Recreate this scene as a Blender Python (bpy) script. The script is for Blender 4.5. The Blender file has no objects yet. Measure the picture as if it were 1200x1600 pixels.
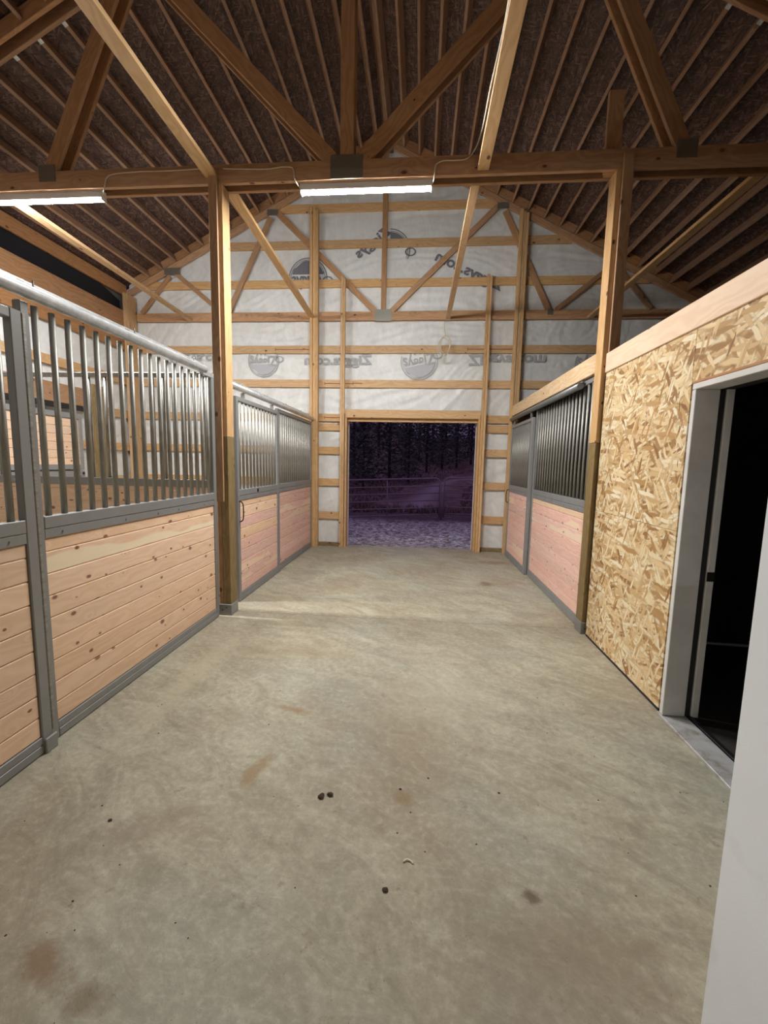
import bpy, bmesh, math, random
from mathutils import Vector, Matrix, noise
random.seed(7)
R = random.Random(11)
sc = bpy.context.scene
COL = sc.collection

# ---------------------------------------------------------------- camera
H = 1.62
FPX, YAW, PIT, ROL = 652.278, .084, .1158, .0212
fw = Vector((-math.sin(YAW)*math.cos(PIT), math.cos(YAW)*math.cos(PIT), -math.sin(PIT)))
rt = Vector((math.cos(YAW), math.sin(YAW), 0)); up = rt.cross(fw)
c_, s_ = math.cos(ROL), math.sin(ROL)
rt, up = c_*rt + s_*up, -s_*rt + c_*up
cd = bpy.data.cameras.new('camera'); cam = bpy.data.objects.new('camera', cd); COL.objects.link(cam)
cd.sensor_fit = 'HORIZONTAL'; cd.sensor_width = 36; cd.lens = FPX*36/1200
cd.clip_start = .05; cd.clip_end = 400
cam.matrix_world = Matrix(((rt.x, up.x, -fw.x, 0), (rt.y, up.y, -fw.y, 0), (rt.z, up.z, -fw.z, H), (0, 0, 0, 1)))
sc.camera = cam
# ---------------------------------------------------------------- world, exposure
LAMP = 540.0          # strength of the visible shop lights' diffusers
LAMP_BACK = 85.0     # the pair on the next truss, behind the camera
w = bpy.data.worlds.new('dusk'); sc.world = w; w.use_nodes = True
bg = w.node_tree.nodes['Background']
bg.inputs[0].default_value = (.45, .31, .62, 1); bg.inputs[1].default_value = .26
sc.view_settings.view_transform = 'Standard'; sc.view_settings.look = 'None'
sc.view_settings.gamma = 1; sc.view_settings.use_curve_mapping = False
sc.view_settings.exposure = 0.55
sc.cycles.use_denoising = True
sc.cycles.max_bounces = 7; sc.cycles.diffuse_bounces = 5; sc.cycles.glossy_bounces = 3
sc.cycles.sample_clamp_indirect = 4

# ---------------------------------------------------------------- material helpers
class NT:
    def __init__(s, name):
        s.m = bpy.data.materials.new(name); s.m.use_nodes = True
        s.t = s.m.node_tree; s.b = s.t.nodes['Principled BSDF']
    def n(s, typ, ins=None, **kw):
        nd = s.t.nodes.new(typ)
        for k, v in kw.items(): setattr(nd, k, v)
        for k, v in (ins or {}).items():
            if hasattr(v, 'is_linked') or hasattr(v, 'links'): s.t.links.new(v, nd.inputs[k])
            else: nd.inputs[k].default_value = v
        return nd
    def math(s, op, a, b=0.0, c=0.0, clamp=False):
        nd = s.n('ShaderNodeMath', {0: a, 1: b, 2: c}, operation=op); nd.use_clamp = clamp
        return nd.outputs[0]
    def vm(s, op, a, b):
        return s.n('ShaderNodeVectorMath', {0: a, 1: b}, operation=op).outputs[0]
    def obj(s): return s.n('ShaderNodeTexCoord').outputs['Object']
    def rnd(s): return s.n('ShaderNodeObjectInfo').outputs['Random']
    def sep(s, v):
        return s.n('ShaderNodeSeparateXYZ', {0: v}).outputs
    def comb(s, x, y, z): return s.n('ShaderNodeCombineXYZ', {0: x, 1: y, 2: z}).outputs[0]
    def noise(s, v, scale, detail=3, rough=.5, dist=0):
        return s.n('ShaderNodeTexNoise', {'Vector': v, 'Scale': scale, 'Detail': detail, 'Roughness': rough, 'Distortion': dist}).outputs['Fac']
    def ramp(s, f, pts, interp='LINEAR'):
        nd = s.n('ShaderNodeValToRGB', {0: f}); cr = nd.color_ramp; cr.interpolation = interp
        while len(cr.elements) < len(pts): cr.elements.new(.5)
        for e, (p, c) in zip(cr.elements, pts):
            e.position = p; e.color = (*c, 1) if len(c) == 3 else c
        return nd.outputs[0]
    def step(s, f, a, b): return s.n('ShaderNodeMapRange', {0: f, 1: a, 2: b, 3: 0.0, 4: 1.0}).outputs[0]
    def mix(s, f, a, b, mode='MIX'):
        nd = s.n('ShaderNodeMix', data_type='RGBA', blend_type=mode)
        for i, v in ((0, f), (6, a), (7, b)):
            if hasattr(v, 'links'): s.t.links.new(v, nd.inputs[i])
            else: nd.inputs[i].default_value = v if i == 0 else ((*v, 1) if len(v) == 3 else v)
        return nd.outputs[2]
    def out(s, col=None, rough=None, metal=None, bump=None, bd=.004, bs=.5, spec=None):
        def setv(k, v):
            if hasattr(v, 'links'): s.t.links.new(v, s.b.inputs[k])
            else: s.b.inputs[k].default_value = (*v, 1) if isinstance(v, tuple) and len(v) == 3 else v
        if col is not None: setv('Base Color', col)
        if rough is not None: setv('Roughness', rough)
        if metal is not None: setv('Metallic', metal)
        if spec is not None: setv('Specular IOR Level', spec)
        if bump is not None:
            bn = s.n('ShaderNodeBump', {'Height': bump, 'Distance': bd, 'Strength': bs})
            s.t.links.new(bn.outputs[0], s.b.inputs['Normal'])
        return s.m

def wood(name, light, dark, knot=(.12, .045, .02), knots=1.0, blotch=None, rough=.62, vary=.25, kscale=4.5, kr=.085, kth=.5):
    t = NT(name); o = t.sep(t.obj()); r = t.rnd()
    off = t.math('MULTIPLY', r, 71.3)
    x = t.math('ADD', o[0], off); v = t.math('ADD', t.math('ADD', o[1], o[2]), t.math('MULTIPLY', r, 13.7))
    p2 = t.comb(x, v, 0.0)
    kv = t.n('ShaderNodeTexVoronoi', {'Vector': t.comb(t.math('ADD', t.math('MULTIPLY', x, .72), t.math('MULTIPLY', t.noise(t.comb(x, v, 0.0), 14, 1), .012)), t.math('MULTIPLY', v, 1.15), 0.0), 'Scale': kscale, 'Randomness': 1.0}, voronoi_dimensions='2D')
    kd = kv.outputs['Distance']; kc = t.sep(kv.outputs['Color'])
    near = t.math('SUBTRACT', 1.0, t.step(kd, 0.0, .34))
    nz = t.noise(t.comb(t.math('MULTIPLY', x, 1.4), t.math('MULTIPLY', v, 5), 0.0), 1.6, 2)
    g = t.math('ADD', t.math('MULTIPLY', v, 30), t.math('MULTIPLY', nz, 9))
    g = t.math('ADD', g, t.math('MULTIPLY', t.math('POWER', near, 2), 3))
    ring = t.math('ADD', t.math('MULTIPLY', t.math('SINE', t.math('MULTIPLY', g, 3.2)), .5), .5)
    fine = t.noise(t.comb(t.math('MULTIPLY', x, 5), t.math('MULTIPLY', v, 170), 0.0), 1.0, 2)
    f = t.math('ADD', t.math('MULTIPLY', ring, .6), t.math('MULTIPLY', fine, .4))
    col = t.mix(f, light, dark)
    if blotch:
        bm_ = t.step(t.math('SUBTRACT', t.math('MULTIPLY', t.math('SUBTRACT', t.noise(t.comb(t.math('MULTIPLY', x, 1.1), t.math('MULTIPLY', v, 4), r), 1.2, 2), .5), .5), t.math('ADD', o[1], .008)), -.004, .010)
        col = t.mix(bm_, col, blotch)
    kr_ = t.math('MULTIPLY', t.math('ADD', kc[0], .25), kr)
    km = t.math('SUBTRACT', 1.0, t.math('DIVIDE', kd, kr_), clamp=True)
    km = t.math('MULTIPLY', t.math('MULTIPLY', km, 2.2, clamp=True), t.step(kc[1], kth, kth+.04))
    km = t.math('MULTIPLY', km, knots)
    col = t.mix(t.math('MULTIPLY', t.math('MULTIPLY', near, t.step(kc[1], kth, kth+.04)), .28*knots), col, dark)
    col = t.mix(km, col, knot)
    hv = t.n('ShaderNodeHueSaturation', {'Value': t.math('ADD', 1-vary/2, t.math('MULTIPLY', r, vary)),
             'Saturation': t.math('ADD', .93, t.math('MULTIPLY', t.math('FRACT', t.math('MULTIPLY', r, 7.7)), .14)), 'Color': col}).outputs[0]
    return t.out(hv, rough, bump=f, bd=.0012, bs=.35)

def osb(name, cols, rough=.6, scale=1.0, seamless=0):
    """overlapping strands: stretched Voronoi cells in several directions laid over one another"""
    t = NT(name); o = t.obj(); r = t.rnd()
    s3 = t.sep(o)
    base = t.comb(t.math('ADD', s3[0], t.math('MULTIPLY', r, 9.0)), s3[1], 0.0)
    warp = t.n('ShaderNodeTexNoise', {'Vector': base, 'Scale': 9.0, 'Detail': 1.0}).outputs['Color']
    base = t.vm('ADD', base, t.n('ShaderNodeVectorMath', {0: t.vm('SUBTRACT', warp, (.5, .5, .5)), 3: .035}, operation='SCALE').outputs[0])
    col = None; hgt = None
    for i, (ang, L, W, th) in enumerate([(.1, .12, .022, 0), (.65, .11, .02, .35), (-.45, .13, .022, .42), (.3, .10, .015, .5), (-.95, .11, .018, .58), (-.1, .15, .022, .60), (1.15, .085, .013, .74)]):
        mp = t.n('ShaderNodeMapping', {'Vector': base, 'Location': (i*3.1, i*1.7, 0), 'Rotation': (0, 0, ang)}).outputs[0]
        mp = t.vm('MULTIPLY', mp, (scale/L, scale/W, 0.0))
        vo = t.n('ShaderNodeTexVoronoi', {'Vector': mp, 'Scale': 1.0, 'Randomness': .85}, voronoi_dimensions='2D')
        ch = t.sep(vo.outputs['Color'])
        edge = t.step(vo.outputs['Distance'], .62, .40)
        cc = t.ramp(ch[0], cols)
        fg = t.noise(t.vm('MULTIPLY', mp, (.6, 9.0, 1.0)), 1.0, 1)
        cc = t.mix(t.math('MULTIPLY', fg, .30), cc, tuple(c*.45 for c in cols[0][1]), 'MIX')
        hh = t.math('ADD', t.math('MULTIPLY', ch[2], .6), i*.12)
        if col is None: col, hgt = cc, hh
        else:
            msk = t.math('MULTIPLY', t.step(ch[1], th, th+.01), edge, clamp=True)
            shade = t.math('MULTIPLY', t.step(ch[1], th, th+.01), t.step(vo.outputs['Distance'], .75, .5), clamp=True)
            col = t.mix(t.math('MULTIPLY', shade, .35), col, tuple(c*.5 for c in cols[0][1]))
            col = t.mix(msk, col, cc)
            hgt = t.n('ShaderNodeMix', {0: msk, 2: hgt, 3: hh}).outputs[0]
    return t.out(col, rough, bump=hgt, bd=.0015, bs=.5)

M = {}
M['lumber'] = wood('new_lumber', (.66, .44, .23), (.53, .32, .15), kscale=3.2, kr=.06)
M['truss'] = wood('truss_lumber', (.52, .31, .17), (.39, .215, .11), kscale=3.0, kr=.06)
M['purlin'] = wood('purlin_lumber', (.44, .28, .18), (.31, .18, .115), kscale=2.2, kr=.05, knots=.7)
M['header'] = wood('header_lumber', (.84, .65, .48), (.77, .55, .38), kscale=2.6, kr=.07, vary=.1)
M['glulam'] = wood('beam_lumber', (.82, .64, .43), (.66, .45, .26), kscale=2.6, kr=.05, vary=.1)
M['treated'] = wood('treated_lumber', (.30, .215, .10), (.19, .135, .06), kscale=3.2, kr=.07)
M['plank'] = wood('pine_plank', (.87, .64, .46), (.78, .53, .36), knot=(.20, .075, .035), knots=.9, kscale=6.2, kr=.12, vary=.16, kth=.40)
M['plank_pale'] = wood('pine_plank_sapwood', (.87, .64, .46), (.78, .53, .36), knot=(.20, .08, .04), blotch=(.88, .75, .54), kscale=6.2, kr=.12, vary=.1, kth=.4)
M['plank_pink'] = wood('pink_pine_plank', (.84, .57, .48), (.74, .46, .38), knot=(.22, .08, .05), knots=.8, kscale=6.5, kr=.10, vary=.16, kth=.45)
M['plank_pink_pale'] = wood('pink_pine_plank_sapwood', (.84, .57, .48), (.74, .46, .38), knot=(.22, .09, .05), blotch=(.84, .64, .48), kscale=6.5, kr=.10, vary=.1, kth=.45)
M['block'] = wood('blocking_lumber', (.46, .25, .12), (.34, .175, .08), kscale=4, kr=.07)
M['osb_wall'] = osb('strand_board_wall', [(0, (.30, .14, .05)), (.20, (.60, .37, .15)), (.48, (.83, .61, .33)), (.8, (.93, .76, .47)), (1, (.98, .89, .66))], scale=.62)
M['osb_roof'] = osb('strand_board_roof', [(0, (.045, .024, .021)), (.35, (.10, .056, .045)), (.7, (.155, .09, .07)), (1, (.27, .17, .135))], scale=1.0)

def simple(name, col, rough=.5, metal=0.0, nz=None, amt=.15, bd=.001):
    t = NT(name)
    if nz:
        f = t.noise(t.obj(), nz, 4, .6)
        c = t.mix(f, tuple(x*(1-amt) for x in col), tuple(min(1, x*(1+amt)) for x in col))
        return t.out(c, rough, metal, bump=f, bd=bd, bs=.3)
    return t.out(col, rough, metal)
M['frame'] = simple('grey_painted_steel', (.27, .275, .275), .45, .2, 6, .12)
t = NT('galvanised_tube')
ob = t.obj(); sx = t.sep(ob)
f = t.noise(t.comb(t.math('MULTIPLY', sx[0], 30), t.math('MULTIPLY', sx[1], 30), t.math('MULTIPLY', sx[2], 3)), 1.2, 4, .7)
M['galv'] = t.out(t.ramp(f, [(.3, (.22, .21, .185)), (.55, (.36, .355, .33)), (.75, (.50, .50, .48))]), t.math('ADD', .36, t.math('MULTIPLY', f, .25)), .55, bump=f, bd=.0006, bs=.3)
t = NT('galvanised_track')
f = t.noise(t.obj(), 14, 4, .7)
M['track'] = t.out(t.ramp(f, [(.3, (.50, .53, .55)), (.6, (.70, .73, .75)), (.8, (.84, .87, .88))]), .36, .6)
M['track_dark'] = simple('dull_track_steel', (.22, .23, .235), .45, .5, 14, .2)
M['plate'] = simple('truss_plate_steel', (.30, .29, .25), .45, .7, 60, .3)
M['black'] = simple('black_steel', (.015, .015, .017), .4, .3)
M['eave_dark'] = simple('eave_gap_shade', (.012, .013, .018), .9, 0, 5, .3)  # near-black colour for the unlit gap under the eave
M['unlit_dark'] = simple('unlit_dark', (.022, .018, .016), .85, 0, 6, .3)  # near-black colour stands in for missing light in rooms and gaps
M['rubber'] = simple('dark_seal', (.02, .018, .018), .8)
M['cable'] = simple('white_cable', (.62, .55, .45), .5)
M['lamp_body'] = simple('white_lamp_housing', (.8, .8, .8), .4)
t = NT('white_painted_jamb'); f = t.noise(t.obj(), 4, 4, .65)
M['white'] = t.out(t.ramp(f, [(.3, (.62, .61, .585)), (.7, (.76, .75, .73))]), .5, bump=f, bd=.001)
t = NT('white_door_slab'); f = t.noise(t.obj(), 2.1, 4, .55)
sm = t.noise(t.obj(), 5.0, 3, .5)
M['door_white'] = t.out(t.mix(t.step(sm, .60, .78), t.ramp(f, [(.3, (.80, .85, .89)), (.7, (.86, .91, .955))]), (.74, .74, .75)), .55,
                        bump=t.noise(t.obj(), 260, 2), bd=.0008, bs=.25)
t = NT('aluminium_threshold'); f = t.noise(t.obj(), 7, 5, .7)
M['sill'] = t.out(t.ramp(f, [(.35, (.30, .27, .22)), (.5, (.52, .52, .52)), (.8, (.66, .67, .70))]), .45, .35)
def emis(name, col, st):
    t = NT(name); t.b.inputs['Base Color'].default_value = (.9, .9, .9, 1)
    t.b.inputs['Emission Color'].default_value = (*col, 1); t.b.inputs['Emission Strength'].default_value = st
    return t.m
M['diffuser'] = emis('lamp_diffuser', (1.0, .985, .955), LAMP)
M['diffuser_back'] = emis('lamp_diffuser_back', (1.0, .985, .955), LAMP_BACK)

# house wrap
t = NT('white_house_wrap'); o = t.obj()
f = t.noise(o, 1.3, 3, .5); f2 = t.noise(t.vm('MULTIPLY', o, (1.0, 1.0, .6)), 7, 5, .65, .6)
f3 = t.noise(o, 240, 1)
M['wrap'] = t.out(t.mix(t.step(f2, .3, .75), (.66, .68, .68), t.mix(f, (.78, .80, .80), (.88, .90, .90))), .42,  # low folds greyed in the colour as painted crease shade
                  bump=t.math('ADD', f2, t.math('MULTIPLY', f3, .04)), bd=.012, bs=.6)
M['print_light'] = simple('faint_wrap_print', (.40, .41, .43), .6, 0, 30, .25)
M['print_dark'] = simple('dark_wrap_print', (.17, .17, .20), .6, 0, 30, .25)
M['print_faint'] = simple('pale_wrap_print', (.50, .51, .56), .6, 0, 30, .2)
M['red_mark'] = simple('red_crayon', (.20, .035, .02), .7)
M['pencil'] = simple('dark_marker', (.03, .025, .02), .7)

# concrete
t = NT('troweled_concrete'); o = t.obj()
big = t.noise(o, .75, 4, .6, .5)
mid = t.noise(t.vm('MULTIPLY', t.n('ShaderNodeMapping', {'Vector': o, 'Rotation': (0, 0, .6)}).outputs[0], (1.0, 2.2, 1.0)), 2.4, 8, .72, 1.2)
fine = t.noise(o, 26, 6, .75)
specks = t.noise(o, 130, 3, .6)
gw = t.noise(t.vm('ADD', o, (9.0, 4.0, 0.0)), 1.1, 3, .5)
col = t.ramp(mid, [(.28, (.25, .232, .170)), (.45, (.36, .338, .255)), (.60, (.46, .435, .335)), (.78, (.56, .54, .44))])
col = t.mix(t.math('MULTIPLY', t.step(big, .42, .62), .50), col, (.28, .21, .135))
col = t.mix(t.math('MULTIPLY', t.step(gw, .5, .7), .35), col, (.33, .365, .335))
col = t.mix(t.math('MULTIPLY', t.step(fine, .38, .75), .55), col, (.21, .185, .14))
col = t.mix(t.math('MULTIPLY', t.step(fine, .47, .25), .35), col, (.56, .53, .44))
sp = t.noise(o, 11, 5, .8)
col = t.mix(t.math('MULTIPLY', t.step(sp, .60, .70), .6), col, (.17, .125, .08))
col = t.mix(t.math('MULTIPLY', t.step(specks, .66, .72), .75), col, (.07, .055, .04))
streak = t.noise(t.vm('MULTIPLY', o, (1.0, 6.0, 1.0)), 5, 5, .7)
col = t.mix(t.math('MULTIPLY', t.step(streak, .56, .74), .35), col, (.52, .50, .42))
so = t.sep(o); wob = t.noise(o, 9, 4, .7)
for (bx, by, rx, ry, a, cc, am) in [(-.81, 1.96, .05, .14, -.25, (.27, .18, .09), .75), (-.78, 2.52, .14, .035, -.25, (.27, .18, .09), .7),
        (-1.16, 1.07, .13, .05, -.4, (.19, .11, .05), .7), (-.95, 1.0, .08, .05, 0, (.15, .10, .05), .6), (-.04, 2.35, .30, .55, 0, (.27, .20, .12), .35),
        (-.03, 1.87, .05, .05, 0, (.24, .15, .07), .6), (.47, 1.45, .035, .03, 0, (.10, .065, .045), .85), (.5, 1.2, .45, .30, 0, (.22, .17, .12), .45),
        (-1.2, 1.55, .35, .10, .5, (.21, .17, .12), .4), (-.95, 3.35, .5, .13, .0, (.26, .20, .12), .35), (.55, 4.55, .35, .1, 0, (.24, .20, .13), .4), (1.25, 7.0, .35, .16, .1, (.22, .15, .10), .6),
        (.95, 5.7, .12, .12, 0, (.13, .08, .05), .6), (-.9, 4.6, .6, .16, 0, (.25, .21, .13), .35), (-1.65, 2.9, .13, .9, 0, (.46, .42, .31), .5), (.2, 2.9, .5, .6, .3, (.52, .50, .40), .28)]:
    dx = t.math('SUBTRACT', so[0], bx); dy = t.math('SUBTRACT', so[1], by)
    ca, sa = math.cos(a), math.sin(a)
    ux = t.math('DIVIDE', t.math('ADD', t.math('MULTIPLY', dx, ca), t.math('MULTIPLY', dy, sa)), rx)
    uy = t.math('DIVIDE', t.math('SUBTRACT', t.math('MULTIPLY', dy, ca), t.math('MULTIPLY', dx, sa)), ry)
    d = t.math('SQRT', t.math('ADD', t.math('MULTIPLY', ux, ux), t.math('MULTIPLY', uy, uy)))
    d = t.math('ADD', d, t.math('MULTIPLY', t.math('SUBTRACT', wob, .5), 2.4))
    col = t.mix(t.math('MULTIPLY', t.step(d, 1.15, .35), am), col, cc)
M['concrete'] = t.out(col, t.math('ADD', .60, t.math('MULTIPLY', fine, .25)), spec=.35,
                      bump=t.math('ADD', t.math('MULTIPLY', mid, .8), t.math('MULTIPLY', fine, .25)), bd=.01, bs=.5)
# outdoors
t = NT('frosty_trampled_ground'); o = t.obj()
f = t.noise(o, 8, 8, .8, .6); g = t.noise(t.vm('MULTIPLY', o, (1, .6, 1)), .35, 3, .5)
snow = t.math('MULTIPLY', t.step(f, .44, .60), t.step(t.math('ABSOLUTE', t.math('SUBTRACT', t.sep(o)[1], 10.6)), 3.4, 1.6))
M['ground'] = t.out(t.mix(snow, t.mix(f, (.09, .065, .07), (.20, .15, .15)), (.86, .84, .95)), .9, bump=f, bd=.05)
t = NT('brushy_hillside'); o = t.obj(); so = t.sep(o)
f = t.noise(o, 2.6, 9, .8); g = t.noise(o, .25, 4, .7)
roadx = t.math('ADD', 1.2, t.math('MULTIPLY', t.math('SUBTRACT', so[1], 22), .36))
roadx = t.math('ADD', roadx, t.math('MULTIPLY', t.math('SINE', t.math('MULTIPLY', so[1], .17)), 1.6))
rd = t.math('ABSOLUTE', t.math('SUBTRACT', so[0], roadx))
rd = t.math('ADD', rd, t.math('MULTIPLY', f, 1.8))
M['hill'] = t.out(t.mix(t.step(rd, 1.9, 1.0), t.mix(t.step(f, .35, .7), (.07, .045, .05), t.mix(t.step(g, .35, .65), (.24, .15, .14), (.58, .42, .36))), t.mix(f, (.30, .24, .27), (.52, .45, .48))), .95, bump=f, bd=.15)
M['needles'] = simple('dark_needles', (.11, .13, .115), .9, 0, 3, .3)
M['bark'] = simple('dark_bark', (.09, .06, .055), .9)
M['brush'] = simple('dry_brush', (.26, .19, .17), .9, 0, 2, .4)
M['gate_steel'] = simple('grey_gate_tube', (.42, .34, .40), .35, .4)
M['dirt'] = simple('dirt_clump', (.045, .03, .018), .95, 0, 60, .4)
M['straw'] = simple('pale_straw', (.75, .70, .55), .8)
M['siding'] = simple('outer_siding', (.20, .18, .16), .7, 0, 2, .1)

# ---------------------------------------------------------------- object helpers
def link(o, parent=None):
    COL.objects.link(o)
    if parent is not None: o.parent = parent
    return o
def thing(name, label, cat, loc=(0, 0, 0), rotz=0, group=None, kind=None):
    o = bpy.data.objects.new(name, None); link(o); o.location = loc; o.rotation_euler = (0, 0, rotz)
    o.empty_display_size = .1
    return tag(o, label, cat, group, kind)
def tag(o, label=None, cat=None, group=None, kind=None):
    if label: o['label'] = label
    if cat: o['category'] = cat
    if group: o['group'] = group
    if kind: o['kind'] = kind
    return o
def wm(p):
    if p is None: return Matrix()
    m = p.matrix_basis if p.rotation_mode else p.matrix_basis
    return (wm(p.parent) @ m) if p.parent else m.copy()
def place(o, W, parent):
    o.matrix_basis = wm(parent).inverted() @ W if parent is not None else W
    return o
CACHE = {}
def box_mesh(L, w_, t_, mat, bev):
    key = ('b', round(L, 4), round(w_, 4), round(t_, 4), mat, bev)
    if key in CACHE: return CACHE[key]
    bm = bmesh.new(); bmesh.ops.create_cube(bm, size=1, matrix=Matrix.Diagonal((L, w_, t_, 1)))
    b = min(bev, .3*min(L, w_, t_))
    if b > .0004: bmesh.ops.bevel(bm, geom=bm.edges[:], offset=b, segments=1, affect='EDGES', profile=.5)
    me = bpy.data.meshes.new('board_mesh'); bm.to_mesh(me); bm.free(); me.materials.append(M[mat]); CACHE[key] = me
    return me
def board(name, a, b, w_, t_, zdir, mat, parent=None, bev=.003):
    """box from a to b; w_ across, t_ along zdir"""
    a, b = Vector(a), Vector(b); X = (b-a).normalized(); Z = Vector(zdir); Z = (Z - X*Z.dot(X)).normalized(); Y = Z.cross(X)
    o = bpy.data.objects.new(name, box_mesh((b-a).length, w_, t_, mat, bev)); link(o, parent)
    c = (a+b)/2
    return place(o, Matrix(((X.x, Y.x, Z.x, c.x), (X.y, Y.y, Z.y, c.y), (X.z, Y.z, Z.z, c.z), (0, 0, 0, 1))), parent)
def bx(name, x0, x1, y0, y1, z0, z1, mat, parent=None, bev=.003):
    lo = [min(x0, x1), min(y0, y1), min(z0, z1)]; hi = [max(x0, x1), max(y0, y1), max(z0, z1)]
    d = [hi[i]-lo[i] for i in range(3)]; L = d.index(max(d)); rest = [i for i in range(3) if i != L]
    T = min(rest, key=lambda i: d[i]); Wd = [i for i in rest if i != T][0]
    c = [(lo[i]+hi[i])/2 for i in range(3)]
    a = list(c); b = list(c); a[L] = lo[L]; b[L] = hi[L]; z = [0, 0, 0]; z[T] = 1
    return board(name, a, b, d[Wd], d[T], z, mat, parent, bev)
def mesh_obj(name, verts, faces, mat, parent=None, smooth=False, W=None):
    me = bpy.data.meshes.new(name); me.from_pydata(verts, [], faces); me.materials.append(M[mat])
    if smooth:
        for p in me.polygons: p.use_smooth = True
    me.update(); o = bpy.data.objects.new(name, me); link(o, parent)
    return place(o, W or Matrix(), parent)
def tube_mesh(L, r, mat, n=12):
    key = ('t', round(L, 4), r, mat, n)
    if key in CACHE: return CACHE[key]
    V = []; F = []
    for z in (0, L):
        for i in range(n): V.append((r*math.cos(2*math.pi*i/n), r*math.sin(2*math.pi*i/n), z))
    for i in range(n): F.append((i, (i+1) % n, n+(i+1) % n, n+i))
    F.append(tuple(range(n))[::-1]); F.append(tuple(range(n, 2*n)))
    me = bpy.data.meshes.new('tube_mesh'); me.from_pydata(V, [], F); me.materials.append(M[mat])
    for p in me.polygons: p.use_smooth = len(p.vertices) == 4
    CACHE[key] = me; return me
def tube(name, a, b, r, mat, parent=None, n=12):
    a, b = Vector(a), Vector(b); Z = (b-a).normalized(); q = Z.to_track_quat('Z', 'Y')
    o = bpy.data.objects.new(name, tube_mesh((b-a).length, r, mat, n)); link(o, parent)
    return place(o, Matrix.Translation(a) @ q.to_matrix().to_4x4(), parent)
def path_mesh(name, pts, r, mat, parent=None, n=6, closed=False):
    P = [Vector(p) for p in pts]; V = []; F = []; N = len(P); prev = None
    for i in range(N):
        d = (P[(i+1) % N if closed else min(i+1, N-1)] - P[(i-1) % N if closed else max(i-1, 0)]).normalized()
        u = Vector((0, 0, 1)) if prev is None else prev
        if abs(d.dot(u)) > .98: u = Vector((0, 1, 0)) if abs(d.y) < .9 else Vector((1, 0, 0))
        u = (u - d*u.dot(d)).normalized(); prev = u; v = d.cross(u)
        for k in range(n):
            a = 2*math.pi*k/n; V.append(tuple(P[i] + u*r*math.cos(a) + v*r*math.sin(a)))
    for i in range(N if closed else N-1):
        for k in range(n):
            a, b = i*n+k, i*n+(k+1) % n; c, d = ((i+1) % N)*n+(k+1) % n, ((i+1) % N)*n+k
            F.append((a, b, c, d))
    if not closed: F.append(tuple(range(n))[::-1]); F.append(tuple(range((N-1)*n, N*n)))
    return mesh_obj(name, V, F, mat, parent, True)
def smooth_path(pts, k=6):
    P = [Vector(p) for p in pts]; out = []
    for i in range(len(P)-1):
        p0, p1, p2, p3 = P[max(i-1, 0)], P[i], P[i+1], P[min(i+2, len(P)-1)]
        for j in range(k):
            s = j/k; out.append(.5*((2*p1)+(p2-p0)*s+(2*p0-5*p1+4*p2-p3)*s*s+(3*p1-p0-3*p2+p3)*s**3))
    out.append(P[-1]); return out

# ================================================================ SETTING
XC = -.755; XL, XR = -5.60, 5.60; YB, YF = 7.98, -7.1     # back (gable) wall, front wall behind the camera
def roof(c, x): return c - .5*abs(x-XC)
CH, GC, PB, OS = 7.19, 7.09, 7.215, 7.37   # undersides at the ridge: truss chord, gable chord, purlins, sheathing

floor = bx('floor', XL-.15, XR+.15, YF-.1, 4.212, -.15, 0, 'concrete', None, .004); tag(floor, kind='structure')
# keep the slab's local axes equal to the world's
def slab(name, x0, x1, y0, y1, parent):
    V = [(x0, y0, -.15), (x1, y0, -.15), (x1, y1, -.15), (x0, y1, -.15), (x0, y0, 0), (x1, y0, 0), (x1, y1, 0), (x0, y1, 0)]
    return mesh_obj(name, V, [(0, 3, 2, 1), (4, 5, 6, 7), (0, 1, 5, 4), (1, 2, 6, 5), (2, 3, 7, 6), (3, 0, 4, 7)], 'concrete', parent)
bpy.data.objects.remove(floor)
floor = slab('floor', XL-.15, XR+.15, YF-.1, 4.209, None); tag(floor, kind='structure')
slab('slab', XL-.15, XR+.15, 4.213, 8.07, floor)

# ---- ceiling: sheathing, purlins, blocking
V = []; F = []
def roof_sheet(name, sgn, parent):
    xe = XL-.35 if sgn < 0 else XR+.35
    ze = roof(OS, xe); th = .012
    L = math.hypot(xe-XC, OS-ze)
    # local X along the slope's run in Y for strand direction, local Y down the slope
    X = Vector((0, 1, 0)); Yv = Vector((xe-XC, 0, ze-OS)).normalized(); Z = X.cross(Yv)
    if Z.z < 0: Z = -Z
    ylen = YB+.1-YF
    vs = [(-ylen/2, 0, 0), (ylen/2, 0, 0), (ylen/2, L, 0), (-ylen/2, L, 0)]
    vs += [(x, y, th) for x, y, z in vs]
    W = Matrix(((X.x, Yv.x, Z.x, XC), (X.y, Yv.y, Z.y, (YB+.1+YF)/2), (X.z, Yv.z, Z.z, OS), (0, 0, 0, 1)))
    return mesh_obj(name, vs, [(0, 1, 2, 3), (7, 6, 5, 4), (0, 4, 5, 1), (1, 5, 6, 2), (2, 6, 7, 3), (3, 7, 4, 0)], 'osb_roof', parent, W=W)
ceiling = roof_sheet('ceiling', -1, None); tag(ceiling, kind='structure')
roof_sheet('roof_sheathing', 1, ceiling)
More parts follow.
